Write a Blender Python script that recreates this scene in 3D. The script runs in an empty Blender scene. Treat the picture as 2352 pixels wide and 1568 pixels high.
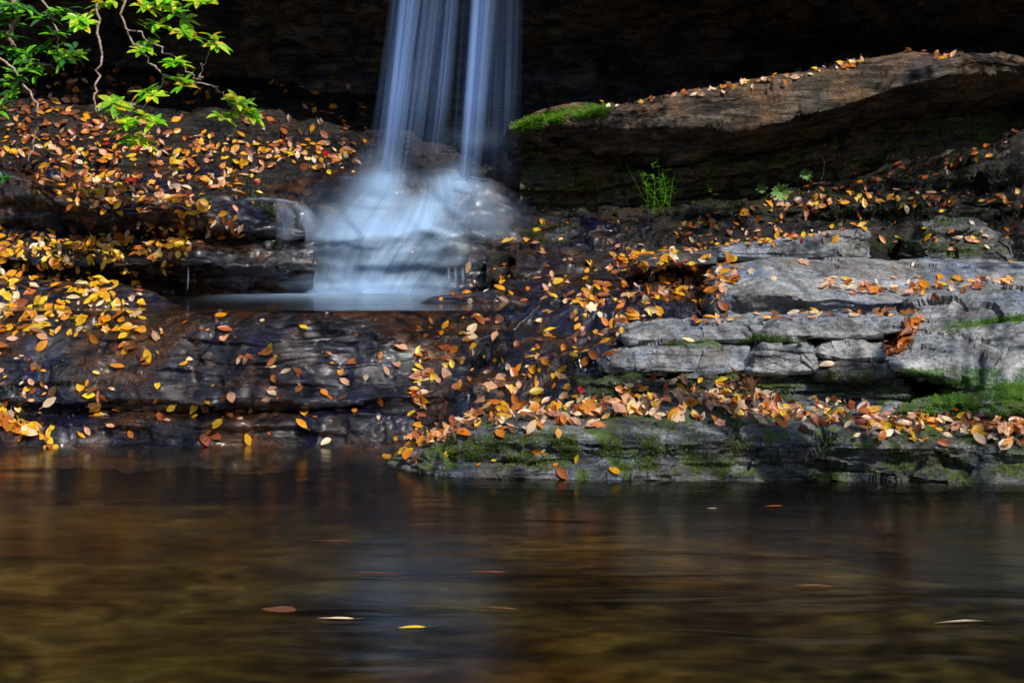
import bpy, math, random
import numpy as np
from mathutils import Vector, Matrix, Quaternion
random.seed(7); rng=np.random.default_rng(7)
scene=bpy.context.scene; col=scene.collection
F=3332.0; HZ=513.0; CX=1176.0; CZ=1.6
def W(px,py,Y): return ((px-CX)/F*Y, Y, CZ-(py-HZ)/F*Y)
SUN=Vector((.5,-.62,.95)).normalized()

# ------------------------------------------------------------ noise
_p=rng.permutation(512)
_g=rng.normal(size=(512,3)); _g/=np.linalg.norm(_g,axis=1)[:,None]
_r=rng.random((512,3))
def pn(P):
    I=np.floor(P).astype(np.int64); f=P-I
    u=f*f*f*(f*(f*6-15)+10)
    out=0
    for dx in (0,1):
        wx=u[...,0] if dx else 1-u[...,0]
        for dy in (0,1):
            wy=u[...,1] if dy else 1-u[...,1]
            for dz in (0,1):
                wz=u[...,2] if dz else 1-u[...,2]
                h=_p[(_p[(_p[(I[...,0]+dx)&511]+I[...,1]+dy)&511]+I[...,2]+dz)&511]
                g=_g[h]
                out=out+wx*wy*wz*(g[...,0]*(f[...,0]-dx)+g[...,1]*(f[...,1]-dy)+g[...,2]*(f[...,2]-dz))
    return out*1.6
def fbm(P,o=4):
    a=1.0;s=0
    for i in range(o):
        s=s+a*pn(P*(2.03**i)+i*17.3); a*=.5
    return s
def planes(P):
    I=np.floor(P).astype(np.int64); best=np.full(P.shape[:-1],1e9); out=np.zeros(P.shape[:-1])
    for dx in (-1,0,1):
        for dy in (-1,0,1):
            for dz in (-1,0,1):
                h=_p[(_p[(_p[(I[...,0]+dx)&511]+I[...,1]+dy)&511]+I[...,2]+dz)&511]
                d=P-(I+np.array([dx,dy,dz])+_r[h]); q=(d*d).sum(-1)
                v=(d*_g[(h*7+3)&511]).sum(-1)+(_r[(h*5+1)&511][...,0]-.5)*.8
                m=q<best; best=np.where(m,q,best); out=np.where(m,v,out)
    return out

# ------------------------------------------------------------ materials
def newmat(name):
    m=bpy.data.materials.new(name); m.use_nodes=True
    nt=m.node_tree; nt.nodes.clear(); return m,nt
def N(nt,t,**k):
    n=nt.nodes.new(t)
    for a,b in k.items(): setattr(n,a,b)
    return n
def ramp(nt,stops,src=None):
    r=nt.nodes.new('ShaderNodeValToRGB'); e=r.color_ramp.elements
    while len(e)<len(stops): e.new(.5)
    for i,(p,c) in enumerate(stops):
        e[i].position=p; e[i].color=(*c,1) if not isinstance(c,(int,float)) else (c,c,c,1)
    if src is not None: nt.links.new(src,r.inputs[0])
    return r.outputs[0]
def noise(nt,vec,scale,detail=6,rough=.6,dist=0):
    n=N(nt,'ShaderNodeTexNoise'); n.inputs['Scale'].default_value=scale; n.inputs['Detail'].default_value=detail
    n.inputs['Roughness'].default_value=rough; n.inputs['Distortion'].default_value=dist
    nt.links.new(vec,n.inputs['Vector']); return n.outputs['Fac']
def mapping(nt,vec,sc,rot=(0,0,0),loc=(0,0,0)):
    n=N(nt,'ShaderNodeMapping'); n.inputs['Scale'].default_value=sc; n.inputs['Rotation'].default_value=rot; n.inputs['Location'].default_value=loc
    nt.links.new(vec,n.inputs['Vector']); return n.outputs[0]
def mixc(nt,fac,a,b,mode='MIX'):
    n=N(nt,'ShaderNodeMix',data_type='RGBA',blend_type=mode)
    for s,v in ((n.inputs[0],fac),(n.inputs[6],a),(n.inputs[7],b)):
        if isinstance(v,(int,float)): s.default_value=v
        elif isinstance(v,tuple): s.default_value=(*v,1)
        else: nt.links.new(v,s)
    return n.outputs[2]
def mth(nt,op,a,b=None,clamp=False):
    n=N(nt,'ShaderNodeMath',operation=op,use_clamp=clamp)
    for i,v in enumerate((a,b)):
        if v is None: continue
        if isinstance(v,(int,float)): n.inputs[i].default_value=v
        else: nt.links.new(v,n.inputs[i])
    return n.outputs[0]
def bump(nt,h,strength,dist,nrm=None):
    b=N(nt,'ShaderNodeBump'); b.inputs['Strength'].default_value=strength; b.inputs['Distance'].default_value=dist
    nt.links.new(h,b.inputs['Height'])
    if nrm is not None: nt.links.new(nrm,b.inputs['Normal'])
    return b.outputs[0]

def rock_mat(name,dark,mid,light,stain=(.16,.085,.035),stain_amt=.5,r0=.2,r1=.6,moss=.35,mossc=(.045,.085,.01),tilt=0.0,spec=.5,lines_amt=.5,cool=(.5,.6,1.0),zs=2.6,coat=0.0,crackc=.5,bs=.95):
    m,nt=newmat(name)
    tc=N(nt,'ShaderNodeTexCoord').outputs['Object']
    st=mapping(nt,tc,(1,1,zs),(0,tilt,0))
    n1=noise(nt,st,2.6,7,.68,.9)
    c=ramp(nt,[(.36,dark),(.5,mid),(.66,light)],n1)
    n2=noise(nt,tc,1.9,4,.65,.5)
    c=mixc(nt,mth(nt,'MULTIPLY',ramp(nt,[(.5,0.0),(.62,1.0)],n2),stain_amt),c,stain)
    c=mixc(nt,mth(nt,'MULTIPLY',ramp(nt,[(.36,1.0),(.48,0.0)],n2),.8),c,mixc(nt,1.0,c,cool,'MULTIPLY'))
    n3=noise(nt,tc,30,3,.75)
    c=mixc(nt,.6,c,ramp(nt,[(.36,.2),(.58,1.15)],n3),'MULTIPLY')
    s2=mapping(nt,tc,(.8,.8,9),(0,tilt,0))
    n4=noise(nt,s2,2.3,4,.66,.7)
    if lines_amt: c=mixc(nt,lines_amt,c,ramp(nt,[(.36,.1),(.46,1.0)],n4),'MULTIPLY')
    vo=N(nt,'ShaderNodeTexVoronoi',feature='DISTANCE_TO_EDGE'); vo.inputs['Scale'].default_value=1.9
    wob=N(nt,'ShaderNodeVectorMath',operation='ADD'); nt.links.new(mapping(nt,tc,(1,1,2.2),(0,tilt,0)),wob.inputs[0])
    cc=N(nt,'ShaderNodeCombineXYZ'); nt.links.new(n1,cc.inputs[0]); nt.links.new(n2,cc.inputs[1]); nt.links.new(n4,cc.inputs[2]); nt.links.new(cc.outputs[0],wob.inputs[1])
    nt.links.new(wob.outputs[0],vo.inputs['Vector'])
    crack=ramp(nt,[(0.0,0.0),(.016,1.0)],vo.outputs['Distance'])
    c=mixc(nt,mth(nt,'MULTIPLY',mth(nt,'SUBTRACT',1.0,crack),crackc),c,(dark[0]*.3,dark[1]*.3,dark[2]*.3))
    at=N(nt,'ShaderNodeAttribute',attribute_name='moss').outputs['Fac']
    geo=N(nt,'ShaderNodeNewGeometry')
    sx=N(nt,'ShaderNodeSeparateXYZ'); nt.links.new(geo.outputs['Normal'],sx.inputs[0])
    nm=noise(nt,tc,5.5,5,.75)
    mm=mth(nt,'ADD',nm,mth(nt,'MULTIPLY',at,.35))
    mm=mth(nt,'ADD',mm,mth(nt,'MULTIPLY',sx.outputs[2],.05))
    mf=ramp(nt,[(.80-.3*moss,0.0),(.88-.3*moss,1.0)],mm)
    mc=mixc(nt,n3,(mossc[0]*.2,mossc[1]*.2,mossc[2]*.2),(mossc[0]*1.6,mossc[1]*1.6,mossc[2]*1.6))
    c=mixc(nt,mf,c,mc)
    b=N(nt,'ShaderNodeBsdfPrincipled')
    nt.links.new(c,b.inputs['Base Color'])
    rr=ramp(nt,[(.38,r0),(.62,r1)],n2)
    rr=mixc(nt,mf,rr,(.9,.9,.9))
    nt.links.new(rr,b.inputs['Roughness'])
    b.inputs['Specular IOR Level'].default_value=spec
    hsum=mth(nt,'ADD',mth(nt,'MULTIPLY',n1,1.2),mth(nt,'ADD',mth(nt,'MULTIPLY',n4,.5 if lines_amt else .1),mth(nt,'ADD',mth(nt,'MULTIPLY',n3,.35),mth(nt,'MULTIPLY',crack,.3))))
    nt.links.new(bump(nt,hsum,bs,.06),b.inputs['Normal'])
    if coat:
        nt.links.new(mth(nt,'MULTIPLY',ramp(nt,[(.45,1.0),(.62,.15)],nm),coat),b.inputs['Coat Weight']); b.inputs['Coat Roughness'].default_value=.06; b.inputs['Coat IOR'].default_value=1.7
        nt.links.new(bump(nt,mth(nt,'ADD',n1,mth(nt,'MULTIPLY',n3,.05)),.5,.04),b.inputs['Coat Normal'])
    o=N(nt,'ShaderNodeOutputMaterial'); nt.links.new(b.outputs[0],o.inputs[0])
    return m
M={}
M['wet']=rock_mat('wet_rock',(.002,.002,.005),(.008,.006,.010),(.028,.018,.018),(.085,.034,.010),.85,.10,.28,.16,(.02,.035,.005),spec=.3,lines_amt=.5,cool=(.4,.75,3.4),coat=1.0,bs=.7)
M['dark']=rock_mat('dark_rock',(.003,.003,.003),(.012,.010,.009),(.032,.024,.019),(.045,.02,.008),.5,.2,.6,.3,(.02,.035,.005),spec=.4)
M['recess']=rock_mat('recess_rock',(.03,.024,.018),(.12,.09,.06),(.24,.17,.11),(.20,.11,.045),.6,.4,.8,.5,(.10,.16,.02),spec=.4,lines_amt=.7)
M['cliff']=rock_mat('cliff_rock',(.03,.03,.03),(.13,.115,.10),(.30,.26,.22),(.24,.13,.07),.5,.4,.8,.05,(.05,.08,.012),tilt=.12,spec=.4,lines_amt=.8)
M['slab']=rock_mat('tan_rock',(.012,.009,.007),(.085,.060,.040),(.24,.18,.12),(.24,.125,.055),.6,.5,.85,.15,tilt=.25,spec=.3,lines_amt=.75,zs=5,bs=.8)
M['dry']=rock_mat('grey_rock',(.10,.105,.12),(.22,.235,.26),(.42,.435,.455),(.25,.19,.13),.3,.45,.8,.24,(.05,.09,.01),spec=.35,lines_amt=0.0,cool=(.68,.84,1.14),zs=1.4,crackc=.85,bs=.6)
M['semi']=rock_mat('damp_grey_rock',(.016,.016,.018),(.085,.09,.095),(.25,.265,.28),(.10,.075,.045),.45,.22,.55,.65,(.05,.09,.008),spec=.6,lines_amt=.5,cool=(.6,.78,1.15),bs=.8)

def leafmat(name,c,tr=.25):
    m,nt=newmat(name)
    tc=N(nt,'ShaderNodeTexCoord').outputs['Object']
    oi=N(nt,'ShaderNodeObjectInfo').outputs['Random']
    n=noise(nt,tc,40,2,.6)
    cc=mixc(nt,ramp(nt,[(.40,0.0),(.68,1.0)],n),(c[0],c[1],c[2]),(c[0]*.55,c[1]*.40,c[2]*.45))
    hs=N(nt,'ShaderNodeHueSaturation'); nt.links.new(cc,hs.inputs['Color'])
    nt.links.new(mth(nt,'ADD',mth(nt,'MULTIPLY',oi,.02),.492),hs.inputs['Hue'])
    nt.links.new(mth(nt,'ADD',mth(nt,'MULTIPLY',oi,.3),.85),hs.inputs['Value'])
    b=N(nt,'ShaderNodeBsdfPrincipled'); nt.links.new(hs.outputs[0],b.inputs['Base Color'])
    b.inputs['Roughness'].default_value=.38; b.inputs['Specular IOR Level'].default_value=.55
    t=N(nt,'ShaderNodeBsdfTranslucent'); nt.links.new(hs.outputs[0],t.inputs[0])
    mx=N(nt,'ShaderNodeMixShader'); mx.inputs[0].default_value=tr
    nt.links.new(b.outputs[0],mx.inputs[1]); nt.links.new(t.outputs[0],mx.inputs[2])
    o=N(nt,'ShaderNodeOutputMaterial'); nt.links.new(mx.outputs[0],o.inputs[0]); return m
LC={'bright yellow':(.98,.66,.03),'golden':(.95,.44,.02),'orange':(.74,.24,.02),'rusty brown':(.42,.12,.03),
    'dull brown':(.20,.085,.04),'pale straw':(.95,.76,.48),'pinkish tan':(.84,.47,.28),'deep red':(.5,.02,.012)}
LM={k:leafmat(k.replace(' ','_')+'_leaf',v) for k,v in LC.items()}
M['green']=leafmat('rhododendron_green',(.24,.72,.02),.45)
M['limegreen']=leafmat('rhododendron_lime',(.62,.92,.04),.45)
M['yleaf']=leafmat('rhododendron_yellow',(.95,.75,.04),.45)
M['dkgreen']=leafmat('rhododendron_dark',(.03,.15,.02),.2)
M['herb']=leafmat('herb_green',(.22,.45,.10),.3)
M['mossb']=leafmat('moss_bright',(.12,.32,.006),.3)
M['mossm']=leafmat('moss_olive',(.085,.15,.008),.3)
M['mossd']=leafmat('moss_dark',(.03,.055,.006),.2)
def barkmat(name='pale_bark',a=(.12,.075,.05),c=(.5,.38,.32)):
    m,nt=newmat(name); tc=N(nt,'ShaderNodeTexCoord').outputs['Object']
    n=noise(nt,tc,40,4,.6)
    b=N(nt,'ShaderNodeBsdfPrincipled'); nt.links.new(ramp(nt,[(.35,a),(.65,c)],n),b.inputs['Base Color'])
    b.inputs['Roughness'].default_value=.8
    nt.links.new(bump(nt,n,.5,.005),b.inputs['Normal'])
    o=N(nt,'ShaderNodeOutputMaterial'); nt.links.new(b.outputs[0],o.inputs[0]); return m
M['bark']=barkmat()
def watermat(name,tint,rough,fl=1.0):
    m,nt=newmat(name); tc=N(nt,'ShaderNodeTexCoord').outputs['Object']
    n=noise(nt,mapping(nt,tc,(.5,1.9,1)),1.6,3,.5,.3)
    bn=bump(nt,n,.25*fl,.05)
    g=N(nt,'ShaderNodeBsdfGlossy'); g.inputs['Roughness'].default_value=rough; nt.links.new(bn,g.inputs['Normal'])
    g.inputs['Color'].default_value=(.9,.88,.86,1)
    t=N(nt,'ShaderNodeBsdfTransparent'); t.inputs[0].default_value=(*tint,1)
    fr=N(nt,'ShaderNodeFresnel'); fr.inputs['IOR'].default_value=1.30; nt.links.new(bn,fr.inputs['Normal'])
    mx=N(nt,'ShaderNodeMixShader'); nt.links.new(fr.outputs[0],mx.inputs[0])
    nt.links.new(t.outputs[0],mx.inputs[1]); nt.links.new(g.outputs[0],mx.inputs[2])
    o=N(nt,'ShaderNodeOutputMaterial'); nt.links.new(mx.outputs[0],o.inputs[0]); return m
M['water']=watermat('stream_water',(.86,.82,.62),.19)
M['water2']=watermat('plunge_pool_water',(.85,.8,.7),.14,.5)
def bedmat():
    m,nt=newmat('pool_bed_stones'); tc=N(nt,'ShaderNodeTexCoord').outputs['Object']
    n=noise(nt,mapping(nt,tc,(.55,.8,1)),6.0,4,.6,.3)
    n1=noise(nt,mapping(nt,tc,(.5,.7,1)),1.5,3,.5,.2)
    s=mth(nt,'ADD',mth(nt,'MULTIPLY',n,.5),mth(nt,'MULTIPLY',n1,.5))
    c=ramp(nt,[(.38,(.006,.005,.003)),(.47,(.020,.016,.007)),(.55,(.046,.038,.014)),(.66,(.11,.095,.042))],s)
    n2=noise(nt,mapping(nt,tc,(1,1,1),(0,0,0),(3,1,0)),.45,3,.5)
    c=mixc(nt,ramp(nt,[(.42,0.0),(.6,1.0)],n2),c,(.80,.52,.32),'MULTIPLY')
    b=N(nt,'ShaderNodeBsdfDiffuse'); nt.links.new(c,b.inputs[0])
    o=N(nt,'ShaderNodeOutputMaterial'); nt.links.new(b.outputs[0],o.inputs[0]); return m
M['bed']=bedmat()
def fallmat(name,su,sv,colr=(.50,.66,1.0),lo=.3,hi=.72,mn=.04,k=1.5,core=.35):
    m,nt=newmat(name); uv=N(nt,'ShaderNodeUVMap',uv_map='flow').outputs[0]
    n=noise(nt,mapping(nt,uv,(su,sv,1)),1,3,.6,.2)
    n2=noise(nt,mapping(nt,uv,(su*4.1,sv*1.3,1)),1,2,.6)
    d=N(nt,'ShaderNodeAttribute',attribute_name='flow_amount').outputs['Fac']
    s=mth(nt,'ADD',mth(nt,'MULTIPLY',n,.72),mth(nt,'MULTIPLY',n2,.28))
    s=ramp(nt,[(lo,mn),(hi,1.0)],s)
    a=mth(nt,'MULTIPLY',d,mth(nt,'MULTIPLY',s,k),True)
    a2=mth(nt,'ADD',a,mth(nt,'MULTIPLY',mth(nt,'POWER',d,3.0),core),True)
    df=N(nt,'ShaderNodeBsdfDiffuse'); df.inputs[0].default_value=(*colr,1)
    tl=N(nt,'ShaderNodeBsdfTranslucent'); tl.inputs[0].default_value=(*colr,1)
    mx=N(nt,'ShaderNodeMixShader'); mx.inputs[0].default_value=.35
    nt.links.new(df.outputs[0],mx.inputs[1]); nt.links.new(tl.outputs[0],mx.inputs[2])
    tr=N(nt,'ShaderNodeBsdfTransparent')
    m2=N(nt,'ShaderNodeMixShader'); nt.links.new(a2,m2.inputs[0]); nt.links.new(tr.outputs[0],m2.inputs[1]); nt.links.new(mx.outputs[0],m2.inputs[2])
    o=N(nt,'ShaderNodeOutputMaterial'); nt.links.new(m2.outputs[0],o.inputs[0]); return m
M['fall']=fallmat('falling_water',9,.5,(.34,.54,1.0),.34,.72,.05,1.35,.3)  # blue of sky-lit shade put into the water colours, deepest on these streams
M['casc']=fallmat('cascading_water',24,.9,(.54,.74,1.0),.26,.76,.22,1.25,.3)
M['mist']=fallmat('water_mist',3,2,(.50,.71,1.0),.1,.9,.4,1.0,0)
M['foam']=fallmat('foam_water',6,3,(.60,.74,1.0),.2,.6)
def hillmat():
    m,nt=newmat('wooded_hill'); tc=N(nt,'ShaderNodeTexCoord').outputs['Object']
    n=noise(nt,tc,1.2,5,.7)
    b=N(nt,'ShaderNodeBsdfDiffuse'); nt.links.new(ramp(nt,[(.35,(.006,.008,.003)),(.6,(.03,.035,.01)),(.75,(.09,.055,.015))],n),b.inputs[0])
    o=N(nt,'ShaderNodeOutputMaterial'); nt.links.new(b.outputs[0],o.inputs[0]); return m
M['hill']=hillmat()

# ------------------------------------------------------------ objects
def tag(o,label=None,cat=None,group=None,kind=None):
    for k,v in (('label',label),('category',cat),('group',group),('kind',kind)):
        if v: o[k]=v
    return o
def mesh_obj(name,V,Fc,mat,parent=None,smooth=True,mi=None):
    me=bpy.data.meshes.new(name); me.from_pydata(V,[],Fc)
    for m in (mat if isinstance(mat,(list,tuple)) else [mat]): me.materials.append(m)
    if smooth: me.polygons.foreach_set('use_smooth',[True]*len(me.polygons))
    if mi is not None: me.polygons.foreach_set('material_index',mi)
    me.update()
    o=bpy.data.objects.new(name,me); col.objects.link(o)
    if parent: o.parent=parent
    return o
def empty(name,loc=(0,0,0)):
    o=bpy.data.objects.new(name,None); o.location=loc; o.empty_display_size=.1; col.objects.link(o); return o
def gridfaces(nr,nc):
    i=np.arange(nr-1)[:,None]*nc+np.arange(nc-1)[None,:]
    return np.stack([i,i+1,i+nc+1,i+nc],-1).reshape(-1,4).tolist()
def lofted(rows,nc,nr,world=False):
    R=[]
    for r in rows:
        a=np.array(r,float); x=(a[:,0]-a[0,0])/(a[-1,0]-a[0,0]); u=np.linspace(0,1,nc)
        b=np.stack([np.interp(u,x,a[:,k]) for k in range(3)],-1)
        if not world: b=np.stack([(b[:,0]-CX)/F*b[:,2],b[:,2],CZ-(b[:,1]-HZ)/F*b[:,2]],-1)
        R.append(b)
    R=np.array(R)
    d=np.linalg.norm(R[1:]-R[:-1],axis=-1).mean(1); t=np.concatenate([[0],np.cumsum(d)]); t/=t[-1]
    T=np.linspace(0,1,nr); k=np.clip(np.searchsorted(t,T,side='right')-1,0,len(t)-2); w=((T-t[k])/(t[k+1]-t[k]))[:,None,None]
    return R[k]*(1-w)+R[k+1]*w
def smooth(P,it):
    for _ in range(it):
        Q=P.copy()
        Q[1:-1]=(P[:-2]+2*P[1:-1]+P[2:])/4
        Q2=Q.copy(); Q2[:,1:-1]=(Q[:,:-2]+2*Q[:,1:-1]+Q[:,2:])/4
        P=Q2
    return P
def normals(P):
    n=np.cross(np.gradient(P,axis=1),np.gradient(P,axis=0)); return n/(np.linalg.norm(n,axis=-1,keepdims=True)+1e-9)
def rockify(P,lay=.06,freq=9,lump=.06,fine=.012,tilt=0.0,seed=0.0,facet=0.0,fs=2.2):
    n=normals(P); S=P+seed
    l=fbm(S*1.3,3); l=l-l.mean()
    P=P+n*(lump*l)[...,None]
    if facet:
        Q=S.copy(); Q[...,2]=Q[...,2]*2.0+tilt*Q[...,0]*2; Q=Q*fs+.25*np.stack([fbm(S*3,2),fbm(S*3+7,2),fbm(S*3+13,2)],-1)
        f=planes(Q)+.35*planes(Q*2.3+3.1); P=P+n*(facet*f)[...,None]
    s=P[...,2]*freq+tilt*P[...,0]*freq+.9*fbm(S*.55,2)+.25*fbm(S*2.2,2)
    def layer(s,fx,k):
        i=np.floor(s); f=s-i
        def h(i): return pn(np.stack([S[...,0]*fx+i*3.7,i*5.31+k,S[...,1]*fx],-1))*1.2+.5*pn(np.stack([i*7.7+.5,i*1.31+k,i*.7+.3],-1))
        w=np.clip((f-.78)/.22,0,1); w=w*w*(3-2*w)
        groove=-.45*np.exp(-((f-.88)/.06)**2)
        return h(i)*(1-w)+h(i+1)*w+groove
    hn=n.copy(); hn[...,2]*=.25
    P=P+hn*(lay*layer(s,.9,seed)+lay*.4*layer(s*2.7,1.7,seed+9))[...,None]
    r=1-np.abs(pn(S*1.7+5))*2.2; P=P-n*(np.clip(r-.86,0,1)*lay*1.6)[...,None]
    P=P+n*(fine*fbm(S*9,3))[...,None]
    return P
FLAT=('grey_rock','damp_grey_rock','recess_rock')
def rock(name,rows,nc,nr,mat,sm=3,ends=0,label=None,cat=None,kind=None,world=False,mossv=0.0,parent=None,post=None,**k):
    P=lofted(rows,nc,nr,world)
    if ends:
        ne=max(6,int(ends/.03)); t=(np.arange(ne)/ne)[::-1]
        def side(c,sgn,tt):
            Q=np.repeat(c[:,None,:],ne,1); tt=tt[None,:]
            Q[...,1]+=ends*(tt+1/ne); Q[...,0]+=sgn*.05*np.sqrt(tt+.001); return Q
        P=np.concatenate([side(P[:,0],-1,t),P,side(P[:,-1],1,t[::-1])],1)
    P=smooth(P,sm)
    P=rockify(P,**k)
    if post: P=post(P)
    nr_,nc_=P.shape[:2]
    o=mesh_obj(name,P.reshape(-1,3).tolist(),gridfaces(nr_,nc_),mat,parent,smooth=mat.name not in FLAT)
    at=o.data.attributes.new('moss','FLOAT','POINT'); at.data.foreach_set('value',np.full(nr_*nc_,mossv,dtype=np.float32))
    tag(o,label,cat,None,kind); return o
def stone(name,top,bot,Yf,dep,mat,label,cat,nc=110,nr=80,lean=.05,under=.08,**k):
    Yt=Yf+lean
    def wl(px,py,Y,dy=0,dz=0):
        x,y,z=W(px,py,Y); return (x,y+dy,z+dz)
    rows=[[wl(px,py,Yf,dep*.4,-.02) for px,py in bot],[wl(px,py,Yf,under,-.03) for px,py in bot],[wl(px,py,Yf) for px,py in bot],[wl(px,py,Yt) for px,py in top],
          [wl(px,py,Yt,dep*.5,.025) for px,py in top],[wl(px,py,Yt,dep,.02) for px,py in top],[wl(px,py,Yt,dep*1.1,-.15) for px,py in top]]
    d=dict(lay=.022,freq=8,lump=.03,fine=.005,facet=.035,fs=2.4,seed=top[0][0]*.013); d.update(k)
    return rock(name,rows,nc,nr,mat,sm=2,ends=dep*.8,label=label,cat=cat,world=True,**d)

XS=[-700,0,200,400,700,870,1000,1150,1320,1700,2352,3000]
def row(pys,Ys): return list(zip(XS,pys,Ys))
A=[row([1075]*12,[10.1]*12),
 row([1030,1026,1026,1026,1026,1026,1026,1020,1010,1005,1005,1005],[10.38]*8+[10.45]*4),
 row([965,958,968,975,972,955,948,935,930,930,930,930],[10.46]*12),
 row([942,940,946,950,945,935,925,915,905,905,905,905],[10.74,10.74,10.74,10.7,10.7,10.7,10.7,10.75,10.8,10.8,10.8,10.8]),
 row([925,925,930,932,930,915,905,895,890,885,885,885],[10.66,10.66,10.64,10.6,10.58,10.6,10.7,10.75,10.8,10.9,10.9,10.9]),
 row([850,850,850,850,850,845,840,835,830,830,830,830],[10.85,10.85,10.82,10.78,10.72,10.8,10.95,11.1,11.2,11.2,11.2,11.2]),
 row([765,765,765,780,790,780,780,765,760,760,760,760],[11.1,11.1,11.08,10.95,10.82,10.95,11.2,11.4,11.6,11.8,11.8,11.8]),
 row([685,685,700,735,745,735,725,700,690,680,660,660],[11.5,11.5,11.4,11.2,10.92,11.2,11.65,11.95,12.2,12.4,12.4,12.4]),
 row([626,630,647,692,711,692,672,648,634,605,580,570],[12.0,12.0,11.9,11.6,11.06,11.7,12.15,12.5,12.8,13.2,13.4,13.4]),
 row([640,645,670,715,725,710,690,660,640,615,590,580],[12.4,12.4,12.3,11.9,11.4,12.1,12.6,12.9,13.1,13.6,13.8,13.8]),
 row([760]*7+[720]*5,[12.9,12.9,12.8,12.5,12.1,12.7,13.0,13.3,13.5,14,14,14])]
def postA(P):
    px=P[...,0]/P[...,1]*F+CX
    w=np.clip((px-380)/60,0,1)*np.clip((985-px)/40,0,1)*np.clip((P[...,1]-10.95)/.1,0,1)
    P[...,2]=np.where(w>0,P[...,2]*(1-w)+w*np.minimum(P[...,2],.915),P[...,2]); return P
rock('bedrock',A,900,190,M['wet'],sm=2,kind='structure',lay=.055,freq=6.5,lump=.06,fine=.005,facet=.028,fs=1.3,mossv=0.05,post=postA)
L=[[(990,1020,9.95),(1200,975,9.9),(1450,950,9.9),(1800,950,9.9),(2352,950,9.9)],
 [(1030,965,10.2),(1200,925,10.15),(1420,895,10.15),(1800,890,10.15),(2352,890,10.2)],
 [(1045,905,10.38),(1200,855,10.35),(1400,800,10.35),(1800,800,10.45),(2352,800,10.5)],
 [(1080,868,10.7),(1230,825,10.75),(1420,775,10.8),(1800,770,10.8),(2352,770,10.9)],
 [(1100,835,10.78),(1260,792,10.85),(1450,745,10.9),(1800,740,11.0),(2352,740,11.0)],
 [(1150,765,11.35),(1300,712,11.5),(1500,692,11.6),(1800,690,11.7),(2352,690,11.7)],
 [(1180,700,11.9),(1350,652,12.2),(1500,622,12.5),(1800,612,12.8),(2352,612,12.8)],
 [(1220,720,12.6),(1400,680,12.9),(1500,650,13.2),(1800,640,13.3),(2352,640,13.3)]]
rock('sloping_rock_ledge',L,420,130,M['wet'],sm=2,ends=.5,label='dark diagonal rock slope strewn with leaves between wet dome and stacked stones',cat='rock ledge',lay=.08,freq=7,lump=.06,fine=.007,tilt=-.25,seed=3.3,mossv=.1,facet=.06,fs=1.6)
J=[[(850,1130,10.3),(1050,1150,9.9),(1500,1150,9.8),(2352,1160,9.7),(3000,1160,9.7)],
 [(880,1075,9.95),(950,1096,9.6),(1050,1112,9.35),(1300,1118,9.3),(1700,1124,9.2),(2352,1128,9.15),(3000,1128,9.15)],
 [(880,1064,9.7),(950,1084,9.38),(1050,1099,9.15),(1300,1103,9.10),(1700,1111,8.98),(2352,1115,8.92),(3000,1115,8.9)],
 [(886,1060,9.72),(955,1065,9.45),(1050,1060,9.25),(1300,1050,9.2),(1700,1055,9.12),(2352,1060,9.08),(3000,1060,9.08)],
 [(890,1058,9.75),(958,1052,9.45),(1050,1035,9.24),(1300,1020,9.18),(1700,1022,9.08),(2352,1030,9.03),(3000,1030,9.03)],
 [(895,1055,9.82),(960,1038,9.55),(1050,1012,9.34),(1200,995,9.27),(1400,988,9.24),(1550,978,9.22),(1700,988,9.16),(1900,1003,9.1),(2100,1012,9.09),(2352,1002,9.09),(3000,1000,9.05)],
 [(905,1052,9.9),(975,1020,9.7),(1060,985,9.5),(1200,965,9.47),(1400,958,9.44),(1550,950,9.44),(1700,958,9.42),(1900,975,9.38),(2100,985,9.38),(2352,980,9.38),(3000,980,9.35)],
 [(915,1050,9.98),(1000,1000,9.9),(1100,955,9.95),(1300,925,9.95),(1500,905,9.95),(1700,900,9.95),(1900,915,9.95),(2100,935,9.9),(2352,955,9.9),(3000,955,9.9)],
 [(930,1060,10.3),(1020,1000,10.3),(1100,960,10.4),(1300,935,10.4),(1500,915,10.4),(1700,910,10.4),(1900,920,10.4),(2100,940,10.4),(2352,950,10.4),(3000,950,10.4)]]
rock('front_rock_ledge',J,760,150,M['semi'],sm=1,label='long low mossy grey ledge at the pool edge carrying a bright leaf band',cat='rock ledge',lay=.05,freq=8,lump=.04,fine=.008,seed=8.1,mossv=.2,facet=.045,fs=1.8)
B=[[(-700,720,13.3),(720,715,13.4)],[(-700,655,13.1),(400,655,13.2),(720,660,13.4)],
 [(-700,625,12.92),(0,630,12.92),(300,632,12.98),(720,635,13.35)],
 [(-700,590,12.8),(0,592,12.8),(100,606,12.78),(200,608,12.78),(300,602,12.82),(420,602,12.9),(600,612,13.1),(720,608,13.3)],
 [(-700,560,13.0),(0,555,13.0),(400,562,13.1),(720,560,13.4)],[(-700,515,13.35),(0,512,13.35),(400,520,13.4),(720,525,13.6)],[(-700,530,13.9),(720,540,13.9)]]
rock('lower_rock_ledge',B,340,80,M['wet'],sm=2,label='lower leaf strewn dark rock step left of the cascade, just above the wet dome',cat='rock ledge',lay=.07,freq=9,lump=.05,seed=1.7,facet=.05,fine=.007)
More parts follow.
